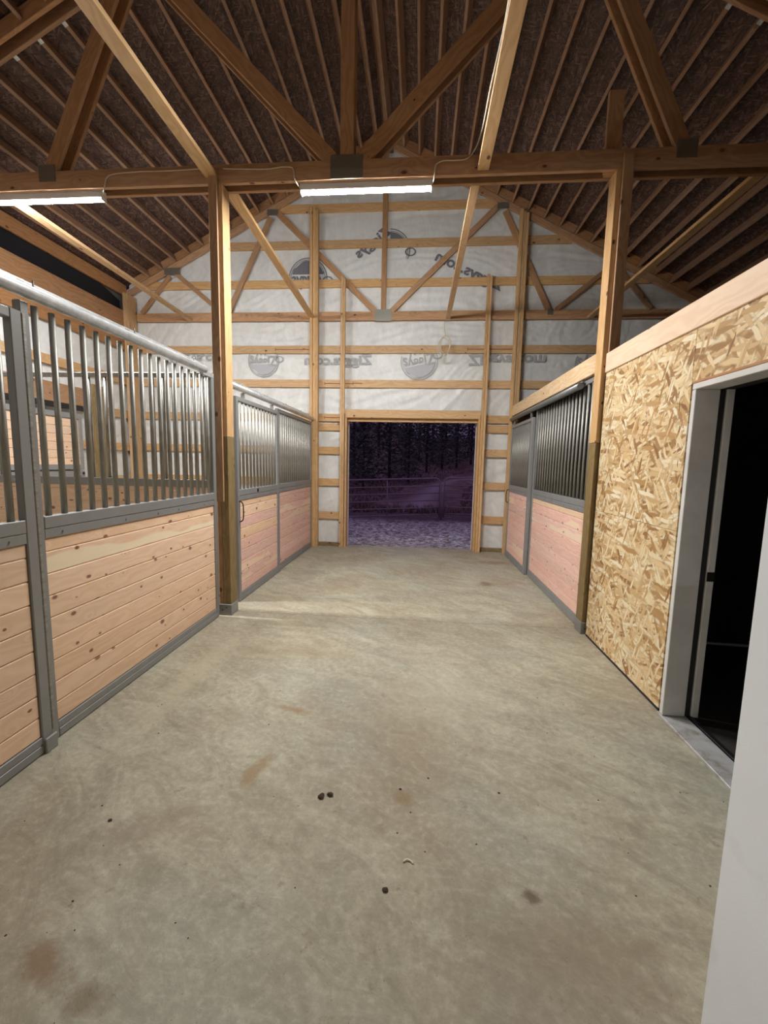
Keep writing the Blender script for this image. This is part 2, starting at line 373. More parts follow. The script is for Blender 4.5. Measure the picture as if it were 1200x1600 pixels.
for sgn in (-1, 1):
    ds = [.06+.27*k for k in range(24)] if sgn > 0 else [.018]+[.179+.2675*k for k in range(19)]
    for d in ds:
        x = XC+sgn*d
        if x < XL-.15 or x > XR+.15: continue
        nrm = Vector((sgn*.5, 0, 1)).normalized()
        for (y0, y1) in ((-7.0, -3.285), (-3.11, .415), (.585, 4.095), (4.265, 7.955)):
            zc = roof((PB+OS)/2, x)
            board('purlin', (x, y0, zc), (x, y1, zc), .038, .136, nrm, 'purlin', ceiling)
            if y0 > 4.2: board('purlin_hanger', (x-nrm.x*.0715, 4.265, zc-nrm.z*.0715), (x-nrm.x*.0715, 4.315, zc-nrm.z*.0715), .040, .004, nrm, 'track', ceiling, 0)
    # blocking between the purlins over the gable truss
    for k in range(len(ds)-1):
        a, b = ds[k]+.022, ds[k+1]-.022
        if b-a < .05 or XC+sgn*b < XL-.1 or XC+sgn*b > XR+.1: continue
        xa, xb = XC+sgn*a, XC+sgn*b
        nrm = Vector((sgn*.5, 0, 1)).normalized()
        board('block', (xa, 7.90, roof((PB+OS)/2, xa)), (xb, 7.90, roof((PB+OS)/2, xb)), .03, .134, nrm, 'block', ceiling)
board('ridge_gap_shade', (XC-.0, .55, 7.33), (XC, 7.95, 7.33), .03, .04, (0, 0, 1), 'unlit_dark', ceiling)  # solid dark strip, painted shade between the ridge purlins

# ---- gable (back) wall
def wrapgrid(name, x0, x1, zlo, zhi_fn, parent, y=YB, step=.034, axis='x', amp=1.0):
    nx = max(2, int((x1-x0)/step)); zt = max(zhi_fn(x0+(x1-x0)*i/nx) for i in range(nx+1)); nz = max(2, int((zt-zlo)/step))
    V = []; F = []
    for i in range(nx+1):
        x = x0+(x1-x0)*i/nx; zh = zhi_fn(x)
        for j in range(nz+1):
            z = zlo+(zh-zlo)*j/nz
            # taut creases running at slants that change along the wall
            a = .25+1.1*noise.noise((x*.55, z*.7, 3.1)); u = x*math.cos(a)+z*math.sin(a); v = -x*math.sin(a)+z*math.cos(a)
            h = noise.noise((u*1.1, v*8, 1.7))*.016+(1-abs(noise.noise((u*1.4, v*15, 8.2)))*2.4)*.009
            h += noise.noise((x*1.3, z*1.6, 5.0))*.008
            dy = -min(.030, max(-.03, amp*(.004+h)))
            V.append((x, y+dy, z) if axis == 'x' else (y-dy*axis, x, z))
    for i in range(nx):
        for j in range(nz):
            a = i*(nz+1)+j; F.append((a, a+nz+1, a+nz+2, a+1))
    o = mesh_obj(name, V, F, 'wrap', parent, True); return o
wall_back = bx('wall_back', XL-.2, -1.50, YB+.05, YB+.09, -.05, 4.1, 'siding', None, 0); tag(wall_back, kind='structure')
bx('siding', 1.10, XR+.2, YB+.05, YB+.09, -.05, 4.1, 'siding', wall_back, 0)
bx('siding', -1.50, 1.10, YB+.05, YB+.09, 2.52, 4.1, 'siding', wall_back, 0)
gp = [(XL-.2, 4.1), (XR+.2, 4.1), (XR+.2, roof(7.3, XR+.2)), (XC, 7.3), (XL-.2, roof(7.3, XL-.2))]
mesh_obj('gable_siding', [(x, y, z) for y in (YB+.05, YB+.09) for x, z in gp],
         [(0, 1, 2, 3, 4), (9, 8, 7, 6, 5)]+[(i, (i+5), (i+1) % 5+5, (i+1) % 5) for i in range(5)], 'siding', wall_back)
rf = lambda x: roof(OS-.02, x)
wrapgrid('house_wrap', XL-.05, -1.48, .02, rf, wall_back)
wrapgrid('house_wrap', 1.08, XR+.05, .02, rf, wall_back)
wrapgrid('house_wrap', -1.48, 1.08, 2.50, rf, wall_back)
DX0, DX1, DZ = -1.428, 1.062, 2.455       # doorway
GZ = [.60, 1.24, 1.845, 2.46, 3.085, 3.70, 4.30, 4.86, 5.53, 6.14]
def girt_row(z, h=.14, y0=7.925, y1=7.963, segs=None, mat='lumber'):
    hw = min(XR, XC+(GC+.13-(z+h/2))*2); lw = max(XL+.02, XC-(GC+.13-(z+h/2))*2)
    segs = segs or [(lw, hw)]
    for a, b in segs:
        bx('girt', a, b, y0, y1, z-h/2, z+h/2, mat, wall_back)
for z in GZ:
    if z < 2.4: girt_row(z, segs=[(XL+.02, -1.50), (1.13, XR)])
    else: girt_row(z)
girt_row(2.285, .135, segs=[(-1.99, -1.50), (1.13, 1.66)])
for a, b in ((XL+.02, -1.50), (1.13, XR)): bx('sill_plate', a, b, 7.90, 7.963, .0, .07, 'treated', wall_back)

door_1 = bx('door_1', -1.40, DX1-.01, 7.905, 8.04, DZ, DZ+.038, 'lumber'); tag(door_1, 'lumber framed open barn doorway in the far wall', kind='structure')
bx('header', -1.427, 1.061, 7.848, 7.90, DZ+.001, 2.605, 'lumber', door_1)
bx('jamb', DX0, DX0+.038, 7.83, 8.10, .0, DZ-.002, 'lumber', door_1)
bx('jamb', DX1-.038, DX1, 7.83, 8.10, .0, DZ-.002, 'lumber', door_1)
bx('jamb_trim', DX0+.038, DX0+.046, 8.04, 8.10, .0, DZ-.01, 'white', door_1)
bx('jamb_trim', DX1-.046, DX1-.038, 8.04, 8.10, .0, DZ-.01, 'white', door_1)
# studs beside the doorway, two-ply, running on up past the header
for nm, x0, lab in (('left', -1.518, 'tall narrow stud left of the far doorway, its top free above the truss chord'), ('right', 1.066, 'tall narrow stud right of the far doorway, its top free above the truss chord')):
    t_ = thing('wall_stud', lab, 'stud', (x0, 7.85, 0))
    bx('ply', x0-.0, x0+.042, 7.80, 7.845, 0.0, 4.93, 'lumber', t_)
    bx('ply', x0+.045, x0+.085, 7.79, 7.843, 0.0, 4.90, 'lumber', t_)

# pen marks on the girts
def mark(x0, x1, z, mat='red_mark', y=7.924):
    bx('crayon_mark', x0, x1, y-.0012, y-.0002, z-.006, z+.006, mat, wall_back, 0)
    bx('crayon_mark', x0, x0+.008, y-.0022, y-.0013, z-.03, z+.03, mat, wall_back, 0)
for (x0, x1, z) in ((-2.78, -2.13, 3.70), (-1.84, -1.30, 3.085), (-1.30, -1.12, 3.09), (-1.84, -1.52, 2.46), (.78, 1.62, 3.70)): mark(x0, x1, z)

# print on the wrap
def text_mesh(txt, size, bold=0):
    cu = bpy.data.curves.new('t', 'FONT'); cu.body = txt; cu.size = size; cu.extrude = .0; cu.offset = bold
    cu.resolution_u = 3; cu.align_x = 'LEFT'
    o = bpy.data.objects.new('t', cu); COL.objects.link(o); bpy.context.view_layer.update()
    me = bpy.data.meshes.new_from_object(o); bpy.data.objects.remove(o); bpy.data.curves.remove(cu); return me
def lettering(txt, size, x, z, mat, mx=1, mz=1, rot=0, width=None, y=YB-.032):
    me = text_mesh(txt, size, size*.03); xs = [v.co.x for v in me.vertices]; wd = max(xs)-min(xs)
    kx = (width/wd) if width else 1
    for v in me.vertices: v.co = (( v.co.x-min(xs))*kx*mx, 0, v.co.y*mz)
    me.materials.clear(); me.materials.append(M[mat])
    o = bpy.data.objects.new('printed_text', me); link(o, wall_back)
    return place(o, Matrix.Translation((x, y, z)) @ Matrix.Rotation(rot, 4, 'Y'), wall_back)
lettering('Ziggys.com', .24, -.95, 3.44, 'print_light', mx=-1, width=1.28)
lettering('Ziggys.com', .25, .80, 3.60, 'print_light', mz=-1, width=1.38)
lettering('Ziggys.com', .25, -4.98, 3.62, 'print_light', mz=-1, width=1.32)
lettering('Ziggys.com', .26, 1.32, 4.70, 'print_dark', mx=-1, rot=.43, width=1.30)
lettering('Ziggys', .24, -.62, 5.72, 'print_dark', mx=-1, rot=-.62, width=.75)
lettering('Zi', .22, -3.95, 5.25, 'print_light', mz=-1, width=.28)
def badge(cx, cz, r, dark, fz=1, half=None, rot=0):
    """round shop badge: two rings, a filled dome, a script name under it with a curled tail; fz=-1 prints it upside down"""
    mr, mf = ('print_dark', 'print_dark') if dark else ('print_light', 'print_faint')
    T = Matrix.Translation((cx, YB-.032, cz)) @ Matrix.Rotation(rot, 4, 'Y') @ Matrix.Diagonal((1, 1, fz, 1))
    a0, a1 = (-.45, math.pi/2) if half == 'r' else (-.45, math.pi+.45); n = 40
    def strip(nm, pts, mt): 
        F = [(2*i, 2*i+1, 2*i+3, 2*i+2) for i in range(len(pts)//2-1)]; mesh_obj(nm, pts, F, mt, wall_back, W=T)
    def ring(ox, oz, rr, k0, k1, b0, b1, sx=1):
        V = []
        for i in range(n+1):
            a = b0+(b1-b0)*i/n
            for k in (k0, k1): V.append((ox+rr*sx*k*math.cos(a), 0, oz+rr*k*math.sin(a)))
        strip('badge_ring', V, mr)
    ring(0, 0, r, 1.0, .955, a0, a1); ring(0, 0, r, .90, .875, a0, a1)
    V = []
    for i in range(23):
        q = .20+.64*i/22; wd = r*.84*math.sqrt(max(0, 1-q*q/.72)); V += [(0 if half == 'r' else -wd, .001, r*(q+.06*math.sin(i*.3))), (wd, .001, r*q)]
    strip('badge_field', V, mf)
    ring(r*1.02, -r*.10, r*.20, 1, .72, 0, 2*math.pi, 1.4)
    if half is None:
        for txt, zz, hh in (('Ziggys', -.30, 1.0),):
            me = text_mesh(txt, .2, .004); xs = [v.co.x for v in me.vertices]; w_ = r*(1.7 if hh == 1 else 1.35); k = w_/(max(xs)-min(xs))
            for v in me.vertices: v.co = (-(v.co.x-min(xs))*k+w_/2, -.001, v.co.y*1.5*hh*r/.3*.9+zz*r)
            me.materials.clear(); me.materials.append(M[mr]); o = bpy.data.objects.new('badge_name', me); link(o, wall_back); place(o, T, wall_back)
badge(-3.02, 3.50, .30, False, -1)
badge(-.08, 3.50, .34, False, -1, rot=-.2)
badge(-2.16, 4.96, .36, True)
badge(-.66, 5.42, .36, True, half='r')
badge(3.0, 3.45, .32, False, -1)

# ---- left outer wall
wall_left = bx('wall_left', XL-.19, XL-.15, YF, YB+.05, -.05, 5.1, 'siding', None, 0); tag(wall_left, kind='structure')
wrapgrid('house_wrap', 3.4, YB-.05, .02, lambda y: 4.30, wall_left, y=XL-.06, axis=-1)
bx('house_wrap', XL-.07, XL-.065, YF, 3.4, .02, 4.3, 'wrap', wall_left, 0)
for z in (.61, 1.22, 1.83, 3.07):
    bx('girt', XL-.045, XL-.007, YF, YB-.1, z-.07, z+.07, 'lumber', wall_left)
bx('girt', XL-.045, XL-.007, 6.62, YB-.1, 2.37, 2.51, 'lumber', wall_left)
bx('eave_beam', XL-.04, XL, YF, YB-.08, 3.63, 3.985, 'block', wall_left, .006)
bx('eave_beam', XL-.04, XL+.006, YF, YB-.08, 3.99, 4.345, 'block', wall_left, .006)
# sagging near-black sheet standing in for the unlit gap at the eave
V = []; F = []; n = 60
for i in range(n+1):
    y = YF+(YB-.2-YF)*i/n; zt = 4.80 if y < 6.2 else 4.80-.26*((y-6.2)/1.6)**2
    for j, (dx, z) in enumerate(((-.10, 4.30), (-.13+.02*math.sin(y*2), 4.5), (-.12, zt))): V.append((XL+dx, y, z))
for i in range(n):
    for j in range(2): a = i*3+j; F.append((a, a+3, a+4, a+1))
mesh_obj('eave_gap_shade', V, F, 'eave_dark', wall_left, True)
bx('eave_board', XL-.10, XL-.06, .5, 7.9, 4.66, 4.86, 'block', wall_left)
for (y0, y1, zt, mt, lab) in ((YB-.30, YB-.06, 4.66, 'lumber', 'squat corner post of new lumber at the far left corner'), (6.80, 6.98, 2.85, 'treated', 'weathered grey-brown post on the left wall behind the stall bars'), (4.02, 4.24, 4.66, 'treated', 'timber post on the left outer wall between the two left stalls')):
    t_ = thing('wall_post', lab, 'post', (XL+.06, (y0+y1)/2, 0))
    bx('ply', XL+.008, XL+.06, y0, y1, 0, zt, mt, t_); bx('ply', XL+.063, XL+.11, y0, y1, 0, zt-.02, mt, t_)
# stall back door with metal frame in the left wall
door_3 = bx('door_3', XL-.006, XL+.034, 4.30, 6.60, 2.45, 2.74, 'block'); tag(door_3, 'split stall door of pine boards in a grey metal frame, left outer wall', kind='structure')
bx('gap_shade_strip', XL+.0, XL+.05, 4.30, 6.62, 2.37, 2.44, 'black', door_3)  # black strip stands in for the shaded gap above the door frame
dy0, dy1 = 5.05, 6.52
for z0, z1, mt in ((2.23, 2.31, 'frame'), (1.42, 1.50, 'frame'), (1.31, 1.395, 'frame'), (1.22, 1.29, 'galv'), (.02, .10, 'frame')):
    bx('rail', XL, XL+.045, dy0, dy1, z0, z1, mt, door_3)
for z0, z1 in ((1.42, 2.31), (.02, 1.395)):
    for y in (dy0, dy1-.06): bx('stile', XL+.001, XL+.047, y, y+.06, z0+.001, z1-.001, 'frame', door_3)
z = .10
while z < 2.2:
    z1 = z+.121
    if not (z < 1.43 and z1 > 1.22): bx('plank', XL+.004, XL+.028, dy0+.06, dy1-.06, z, min(z1, 2.23), 'plank', door_3, .003)
    z += .125
for z in (1.355, 1.255): bx('latch', XL+.047, XL+.065, dy1-.05, dy1-.02, z-.02, z+.02, 'black', door_3)

# ---- right side: outer wall, loft, strand board wall with the doorway
wall_outer = bx('wall_right_outer', XR+.02, XR+.06, YF, YB+.05, -.05, 4.9, 'unlit_dark', None, 0); tag(wall_outer, kind='structure')
for z in (3.05, 3.66, 4.27): bx('girt', XR-.02, XR+.018, YF, YB-.1, z-.07, z+.07, 'truss', wall_outer)
wall_front = bx('wall_front', XL-.2, XR+.2, YF-.08, YF-.04, -.05, 7.6, 'osb_wall', None, 0); tag(wall_front, kind='structure')
loft = bx('ceiling_1', 1.70, XR, YF, YB-.08, 2.50, 2.53, 'unlit_dark', None, 0); tag(loft, kind='structure')
RX = 1.65
DY0, DY1, DTZ = 1.66, 2.745, 2.10
def sheet(name, y0, y1, z0, z1, parent):
    # local X along the wall (y), local Y up
    W = Matrix(((0, 0, 1, RX), (1, 0, 0, y0), (0, 1, 0, z0), (0, 0, 0, 1)))
    L, Hh, T = y1-y0, z1-z0, .012; b = .0015
    V = [(0, 0, T), (L, 0, T), (L, Hh, T), (0, Hh, T), (b, b, 0), (L-b, b, 0), (L-b, Hh-b, 0), (b, Hh-b, 0), (0, 0, b), (L, 0, b), (L, Hh, b), (0, Hh, b)]
    F = [(0, 1, 2, 3), (7, 6, 5, 4), (4, 5, 9, 8), (5, 6, 10, 9), (6, 7, 11, 10), (7, 4, 8, 11), (8, 9, 1, 0), (9, 10, 2, 1), (10, 11, 3, 2), (11, 8, 0, 3)]
    return mesh_obj(name, V, F, 'osb_wall', parent, W=W)
wall_right = sheet('wall_right', 2.80, 4.055, .018, 1.224, None); tag(wall_right, kind='structure')
sheet('board_sheet', 2.80, 4.055, 1.227, 2.50, wall_right)
sheet('board_sheet', 1.622, 2.797, DTZ+.055, 2.50, wall_right)
sheet('board_sheet', -2.0, 1.619, 1.227, 2.50, wall_right)
sheet('board_sheet', -2.0, 1.619, .018, 1.224, wall_right)
sheet('board_sheet', YF, -2.003, .018, 2.50, wall_right)
bx('base_strip', RX-.002, RX+.01, 2.80, 4.05, .0, .016, 'rubber', wall_right, 0)
for q in (4.12, .9): tag(bx('wall_room', RX+.15, XR, q, q+.04, 0, 2.49, 'unlit_dark', None, 0), kind='structure')
bx('room_floor', RX+.17, XR, .95, 4.1, .0, .004, 'unlit_dark', wall_right, 0)
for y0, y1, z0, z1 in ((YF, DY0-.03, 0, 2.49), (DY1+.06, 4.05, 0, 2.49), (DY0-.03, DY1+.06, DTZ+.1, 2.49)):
    bx('wall_lining', RX+.10, RX+.11, y0, y1, z0, z1, 'unlit_dark', wall_right, 0)
# staples / scorch marks, knot of bright metal
for (y, z) in ((3.92, 1.95), (3.66, 2.0), (3.30, 2.02), (2.92, 2.1), (2.88, 1.88), (2.86, 1.66), (3.36, 1.86), (3.62, 1.86), (3.9, 1.86), (3.75, 1.70), (2.84, 1.45), (3.45, 2.2), (2.9, 2.02)):
    bx('staple', RX-.0012, RX+.001, y-.0015, y+.0015, z-.022, z+.022, 'pencil', wall_right, 0)
trim = bx('trim_1', RX-.012, RX+.03, YF, 4.055, 2.475, 2.645, 'header', None, .004); tag(trim, kind='structure')
tag(bx('trim_2', RX-.035, RX+.03, 4.235, 7.83, 2.51, 2.69, 'glulam', None, .004), kind='structure')

door_2 = bx('door_2', RX-.025, RX+.115, DY0, DY1, DTZ-.0, DTZ+.035, 'white', None, .003); tag(door_2, 'white framed open doorway into a dark room, right wall', kind='structure')
bx('shim_board', RX-.02, RX+.012, DY0, DY1+.02, DTZ+.037, DTZ+.054, 'block', door_2)
bx('jamb', RX-.025, RX+.115, DY1-.035, DY1, .022, DTZ-.001, 'white', door_2)
bx('jamb', RX-.025, RX+.115, DY0, DY0+.035, .022, DTZ-.001, 'white', door_2)
bx('seal', RX+.117, RX+.150, DY1-.03, DY1+.0, .022, DTZ-.003, 'rubber', door_2)
bx('stop', RX+.152, RX+.195, DY1-.04, DY1-.005, .022, DTZ+.03, 'white', door_2)
bx('strike', RX+.150, RX+.197, DY1-.043, DY1-.040, .93, .99, 'black', door_2)
bx('seal', RX+.117, RX+.19, DY0, DY1, DTZ-.001, DTZ+.03, 'rubber', door_2)
bx('threshold', RX-.03, RX+.13, DY0-.02, DY1+.02, .0, .02, 'sill', door_2)
bx('threshold_lip', RX+.135, RX+.165, DY0-.02, DY1+.02, .0, .028, 'black', door_2)
# tall white cabinet standing beside the camera against the right wall
cb = thing('white_cabinet', 'tall smooth white cabinet cut off by the lower right edge, beside the dark doorway', 'cabinet', (1.25, .68, 0))
CX, CY0, CY1 = .845, .20, 1.096
bx('body', CX+.062, RX-.02, CY0, CY1-.001, .05, 1.78, 'door_white', cb, .008)
bx('door', CX, CX+.058, CY0, CY1, .012, 1.78, 'door_white', cb, .006)
bx('gasket', CX+.0585, CX+.0615, CY0+.01, CY1-.01, .06, 1.77, 'rubber', cb, 0)
tube('handle', (CX-.03, CY0+.07, .9), (CX-.03, CY0+.07, 1.3), .012, 'white', cb)
for (y, z) in ((CY0+.07, .92), (CY0+.07, 1.28)): tube('handle_mount', (CX-.03, y, z), (CX, y, z), .009, 'white', cb)
for (x, y) in ((CX+.10, CY0+.06), (CX+.10, CY1-.06), (RX-.08, CY0+.06), (RX-.08, CY1-.06)): tube('foot', (x, y, 0), (x, y, .05), .02, 'black', cb)

# ================================================================ TRUSSES
def truss(label, yfr, double, xa=XL-.25, xb=XR+.25, cc=CH, heavy=True):
    t_ = thing('roof_truss', label, 'truss', (XC, yfr, 4.2))
    plies = [(yfr, yfr+.038)] + ([(yfr+.122, yfr+.160)] if double else [])
    hb = .165 if heavy else .14; ww = .13 if heavy else .095; zb = 4.20
    mt = 'truss'
    for (y0, y1) in plies:
        ym = (y0+y1)/2
        bx('bottom_chord', max(xa, XL+.14) if not double else xa+.1, min(xb, XR-.05) if not double else xb-.1, y0, y1, zb, zb+hb, mt, t_)
        hgt = .14 if heavy else .105
        for sg in (-1, 1):
            xe = XC+sg*(4.95 if sg < 0 else 6.3)
            zt = lambda x: roof(cc+hgt*.56, x)
            xi = XC+sg*.055
            board('top_chord', (xi, ym, zt(xi)), (xe, ym, zt(xe)), .038, hgt, (sg*.5, 0, 1), mt, t_)
            dn, db, dn2 = 2.04, 2.94, 3.98
            top = lambda d: (XC+sg*d, ym, roof(cc, XC+d)-.01)
            bot = lambda d: (XC+sg*d, ym, zb+hb+.005)
            segs = [((XC+sg*.14, ym, zb+hb+.01), (XC+sg*(dn-.10), ym, roof(cc, XC+dn-.10)-.06)),
                    ((XC+sg*(db-.03), ym, zb+hb+.01), (XC+sg*(dn+.04), ym, roof(cc, XC+dn+.04)-.06)),
                    ((XC+sg*(db+.10), ym, zb+hb+.02), (XC+sg*(dn2-.06), ym, roof(cc, XC+dn2-.06)-.06)),
                    ((XC+sg*(4.62), ym, zb+hb+.02), (XC+sg*(dn2+.05), ym, roof(cc, XC+dn2+.05)-.05))]
            if double: segs = segs[:2]
            for k, (a, b) in enumerate(segs):
                board('web', a, b, .036, ww*(.8 if k > 1 else 1), (0, 0, 1) if abs(a[2]-b[2]) < abs(a[0]-b[0]) else (1, 0, 0), mt, t_) if False else \
                    board('web', a, b, ww*(.8 if k > 1 else 1), .036, (0, 1, 0), mt, t_)
        board('web', (XC, ym, zb+hb+.004), (XC, ym, cc-.03), ww*.95 if heavy else .09, .034, (0, 1, 0), mt, t_)
    yf = yfr-.002
    def plate(x, z, w_, h_): bx('gusset_plate', x-w_/2, x+w_/2, yf-.003, yf, z-h_/2, z+h_/2, 'plate', t_, 0)
    for sg in (-1, 1):
        plate(XC+sg*2.94, zb+hb-.02, .17 if heavy else .10, .15 if heavy else .1)
        plate(XC+sg*2.04, roof(cc, XC+2.04), .26 if heavy else .2, .10)
        if not double: plate(XC+sg*3.98, roof(cc, XC+3.98), .30, .12)
    plate(XC, zb+hb*.62, .30, .20)
    plate(XC, cc-.05, .25, .15)
    return t_
truss('doubled timber roof truss across the aisle carrying the lit shop lights', 4.10, True)
truss('slender timber truss against the white wrapped gable wall', 7.885, False, cc=GC, heavy=False)
truss('doubled timber truss overhead, nearest behind the camera', .42, True)
truss('doubled timber truss farther behind the camera with two lit shop lights', -3.28, True)

# lateral braces lying on the bottom chords
def brace(x0, x1, y0, y1, z, lab, w_=.10):
    o = board('ceiling_brace', (x0, y0, z), (x1, y1, z), w_, .038, (0, 0, 1), 'lumber'); tag(o, lab, 'brace'); return o
brace(-2.01, -2.035, .55, 4.096, 4.265, 'long brace overhead on the near side, ending above the left aisle post', .115)
brace(.47, .475, .55, 4.096, 4.245, 'long pale brace with white cable along it, near side of the truss', .10)
brace(-4.25, -4.40, 4.262, 7.883, 4.225, 'leftmost brace running from the truss back to the gable wall', .10)
brace(-1.93, -2.05, 4.262, 7.80, 4.235, 'brace running back from the left aisle post to the gable wall', .10)
brace(.43, .41, 4.262, 7.883, 4.225, 'brace above the aisle ending over the coil of cable', .08)
brace(2.90, 2.86, 4.262, 7.883, 4.225, 'brace in the dark right roof behind the right aisle post', .10)

# ================================================================ POSTS
def aisle_post(lab, x0, x1, sgn):
    """three plies side by side; sgn=+1 when the aisle is on the +x side"""
    t_ = thing('aisle_post', lab, 'post', ((x0+x1)/2, 4.15, 0)); wd = (x1-x0)/3
    for k in range(3):
        a = x0+k*wd; aisle = (k == 2) if sgn > 0 else (k == 0)
        pr = .006 if aisle else 0
        if aisle:
            bx('ply', a, a+wd-.002, 4.085, 4.235, .12, 1.85, 'treated', t_, .003)
            bx('ply', a, a+wd-.002, 4.086, 4.234, 1.853, 4.197, 'lumber', t_, .003)
        else:
            bx('ply', a, a+wd-.002, 4.090, 4.230, .12, 4.197, 'treated' if k == 1 else 'truss', t_, .003)
    ys = (4.058, 4.084)
    k0 = x0 if sgn > 0 else x0+wd
    bx('ply', k0, k0+2*wd-.002, *ys, 2.45 if sgn < 0 else 1.2, 4.31, 'truss', t_, .003)
    br = bx('base_bracket', x0-.006, x1+.006, 4.080, 4.240, .0, .118, 'frame', t_, .004)
    bx('bracket_screw', x0+.03, x0+.04, 4.076, 4.08, .05, .06, 'black', br, 0)
    bx('bracket_screw', x0+.07, x0+.08, 4.076, 4.08, .08, .09, 'black', br, 0)
    return t_
aisle_post('three ply aisle post on the left with a pale aisle face and metal base', -2.055, -1.93, 1)
aisle_post('three ply aisle post on the right beside the strand board wall', 1.615, 1.75, -1)
tp = thing('loft_post', 'dark post rising above the truss in the right roof', 'post', (1.60, 4.18, 4.2))
bx('ply', 1.53, 1.66, 4.142, 4.180, 4.20, 4.86, 'truss', tp); bx('ply', 1.55, 1.64, 4.181, 4.218, 4.205, 4.84, 'truss', tp)
def gable_post(x0, x1, zt, lab):
    t_ = thing('gable_post', lab, 'post', ((x0+x1)/2, 7.82, 0)); wd = (x1-x0)/3
    for k in range(3):
        bx('ply', x0+k*wd, x0+(k+1)*wd-.002, 7.78+(.012 if k == 1 else 0)+.004*k, 7.882, 0, zt-.03*k, 'lumber' if k else 'lumber', t_, .003)
    return t_
gable_post(-2.085, -1.93, 6.10, 'tall three ply post on the gable wall left of the far doorway')
gable_post(1.57, 1.715, 5.96, 'tall three ply post on the gable wall right of the far doorway')

# ================================================================ STALL FRONTS
def front(name, lab, X, s, y0, y1, ztop, pl, nb, stile=.055, topbar=True, planks_seed=1, door=False, zb=.004, joints=None, w0=None, galvbars='galv'):
    """X = face toward the aisle; s = direction away from the aisle (-1 left side, +1 right side)"""
    rr = random.Random(planks_seed)
    t_ = thing(name, lab, 'stall door' if door else 'stall panel', (X, (y0+y1)/2, 0))
    D = .045
    w0 = w0 or stile
    bx('stile', X, X+s*D, y0, y0+w0, zb, ztop, 'frame', t_, .004)
    bx('stile', X, X+s*D, y1-stile, y1, zb, ztop, 'frame', t_, .004)
    a, b = y0+w0, y1-stile
    bx('bottom_rail', X-s*.001, X+s*(D-.002), a, b, zb+.001, .052, 'frame', t_, .003)
    bx('bottom_channel', X+s*.003, X+s*(D-.004), a, b, .053, .096, 'frame', t_, .003)
    bx('middle_channel', X+s*.002, X+s*(D-.004), a, b, 1.168, 1.222, 'frame', t_, .003)
    mr_ = bx('middle_rail', X-s*.001, X+s*(D-.002), a, b, 1.223, 1.292, 'frame', t_, .004)
    if topbar: bx('top_rail', X, X+s*D, a, b, ztop-.05, ztop-.001, 'frame', t_, .004)
    js = joints or [.21, .334, .461, .588, .714, .841, .968, 1.094]
    zs = [.097]+js+[1.167]
    for i in range(len(zs)-1):
        m = pl[rr.randrange(len(pl))] if not isinstance(pl, dict) else pl.get(i, pl['*'])
        bx('plank', X+s*.010, X+s*.034, a+.001, b-.001, zs[i]+.0012, zs[i+1]-.0012, m, t_, .005)
    zt = ztop-.051 if topbar else ztop
    for i in range(nb):
        y = a+(b-a)*(i+.5)/nb
        tube('bar', (X+s*.022, y, 1.293), (X+s*.022, y, zt), .0165, galvbars, t_, 12)
    for i in range(5):
        y = a+(b-a)*(i+.5)/5+rr.uniform(-.1, .1)
        tube('screw', (X+s*.001, y, 1.195), (X-s*.004, y, 1.195), .006, 'frame', mr_, 8)
    return t_
XLF = -2.04
P = {'*': 'plank', 7: 'plank_pale'}
f1 = front('stall_panel', 'wide pine and grey steel stall front with upright bars, nearest on the left', XLF, -1, 2.045, 4.052, 2.405, P, 18, topbar=False, w0=.05)
bx('end_rail', XLF, XLF-.045, 3.855, 4.050, 2.407, 2.455, 'track', f1, .004)
bx('foot_bracket', XLF+.037, XLF+.052, 1.955, 2.03, .0, .085, 'frame', f1, .005)
for z in (.3, .47, .64, .81, .98): tube('screw', (XLF+.004, 2.052, z), (XLF-.002, 2.052, z), .005, 'frame', f1, 8)
d1 = front('sliding_stall_door', 'sliding stall door cut off by the left edge, pine boards under bars', XLF+.035, -1, .72, 2.015, 2.335, {'*': 'plank', 8: 'plank_pale'}, 10, door=True, stile=.06, planks_seed=3)
bx('edge_tube', XLF+.034, XLF+.036-.06, 2.018, 2.040, .10, 2.33, 'galv', d1, .004)
f0 = front('stall_panel', 'pine and steel stall front beside the camera, left and out of frame', XLF, -1, -1.4, .55, 2.405, P, 17, topbar=False)
for (y0, y1, X, s, lab, zc, m) in ((-1.4, 3.85, XLF+.012, -1, 'round galvanised track over the nearest left stall front', 2.452, 'track'), (4.30, 7.76, XLF+.012, -1, 'round galvanised track over the far left stall', 2.415, 'track'), (4.52, 7.76, RX-.052, 1, 'dull steel door track under the right header beam', 2.445, 'track_dark')):
    tr = thing('door_track', lab, 'track', (X, (y0+y1)/2, zc))
    tube('pipe', (X, y0, zc), (X, y1, zc), .034, m, tr, 18)
    if s < 0: bx('back_plate', X+s*.036, X+s*.041, y0, y1, zc-.01, zc+.068, m, tr, .001)
    bx('flange', X+s*.004, X+s*(.045 if s < 0 else .036), y0-.02, y1, zc+.026, zc+.042, m, tr, .003)
    y = y0+.35
    while y < y1-.1:
        bx('strap', X+s*.02, X+s*.03, y-.02, y+.02, zc+.043, zc+.052, 'black' if s < 0 else m, tr, .002)
        if s < 0: tube('bolt', (X+s*.012, y+.06, zc+.03), (X+s*.012, y+.06, zc+.075), .004, 'frame', tr, 6)
        y += .78
d2 = front('sliding_stall_door', 'far left sliding stall door with black pull handle and pale blotched board', XLF+.02, -1, 4.50, 5.86, 2.32, {'*': 'plank_pink', 1: 'plank_pink_pale', 2: 'plank_pink_pale', 5: 'plank', 7: 'plank', 8: 'plank'}, 12, door=True, planks_seed=5)
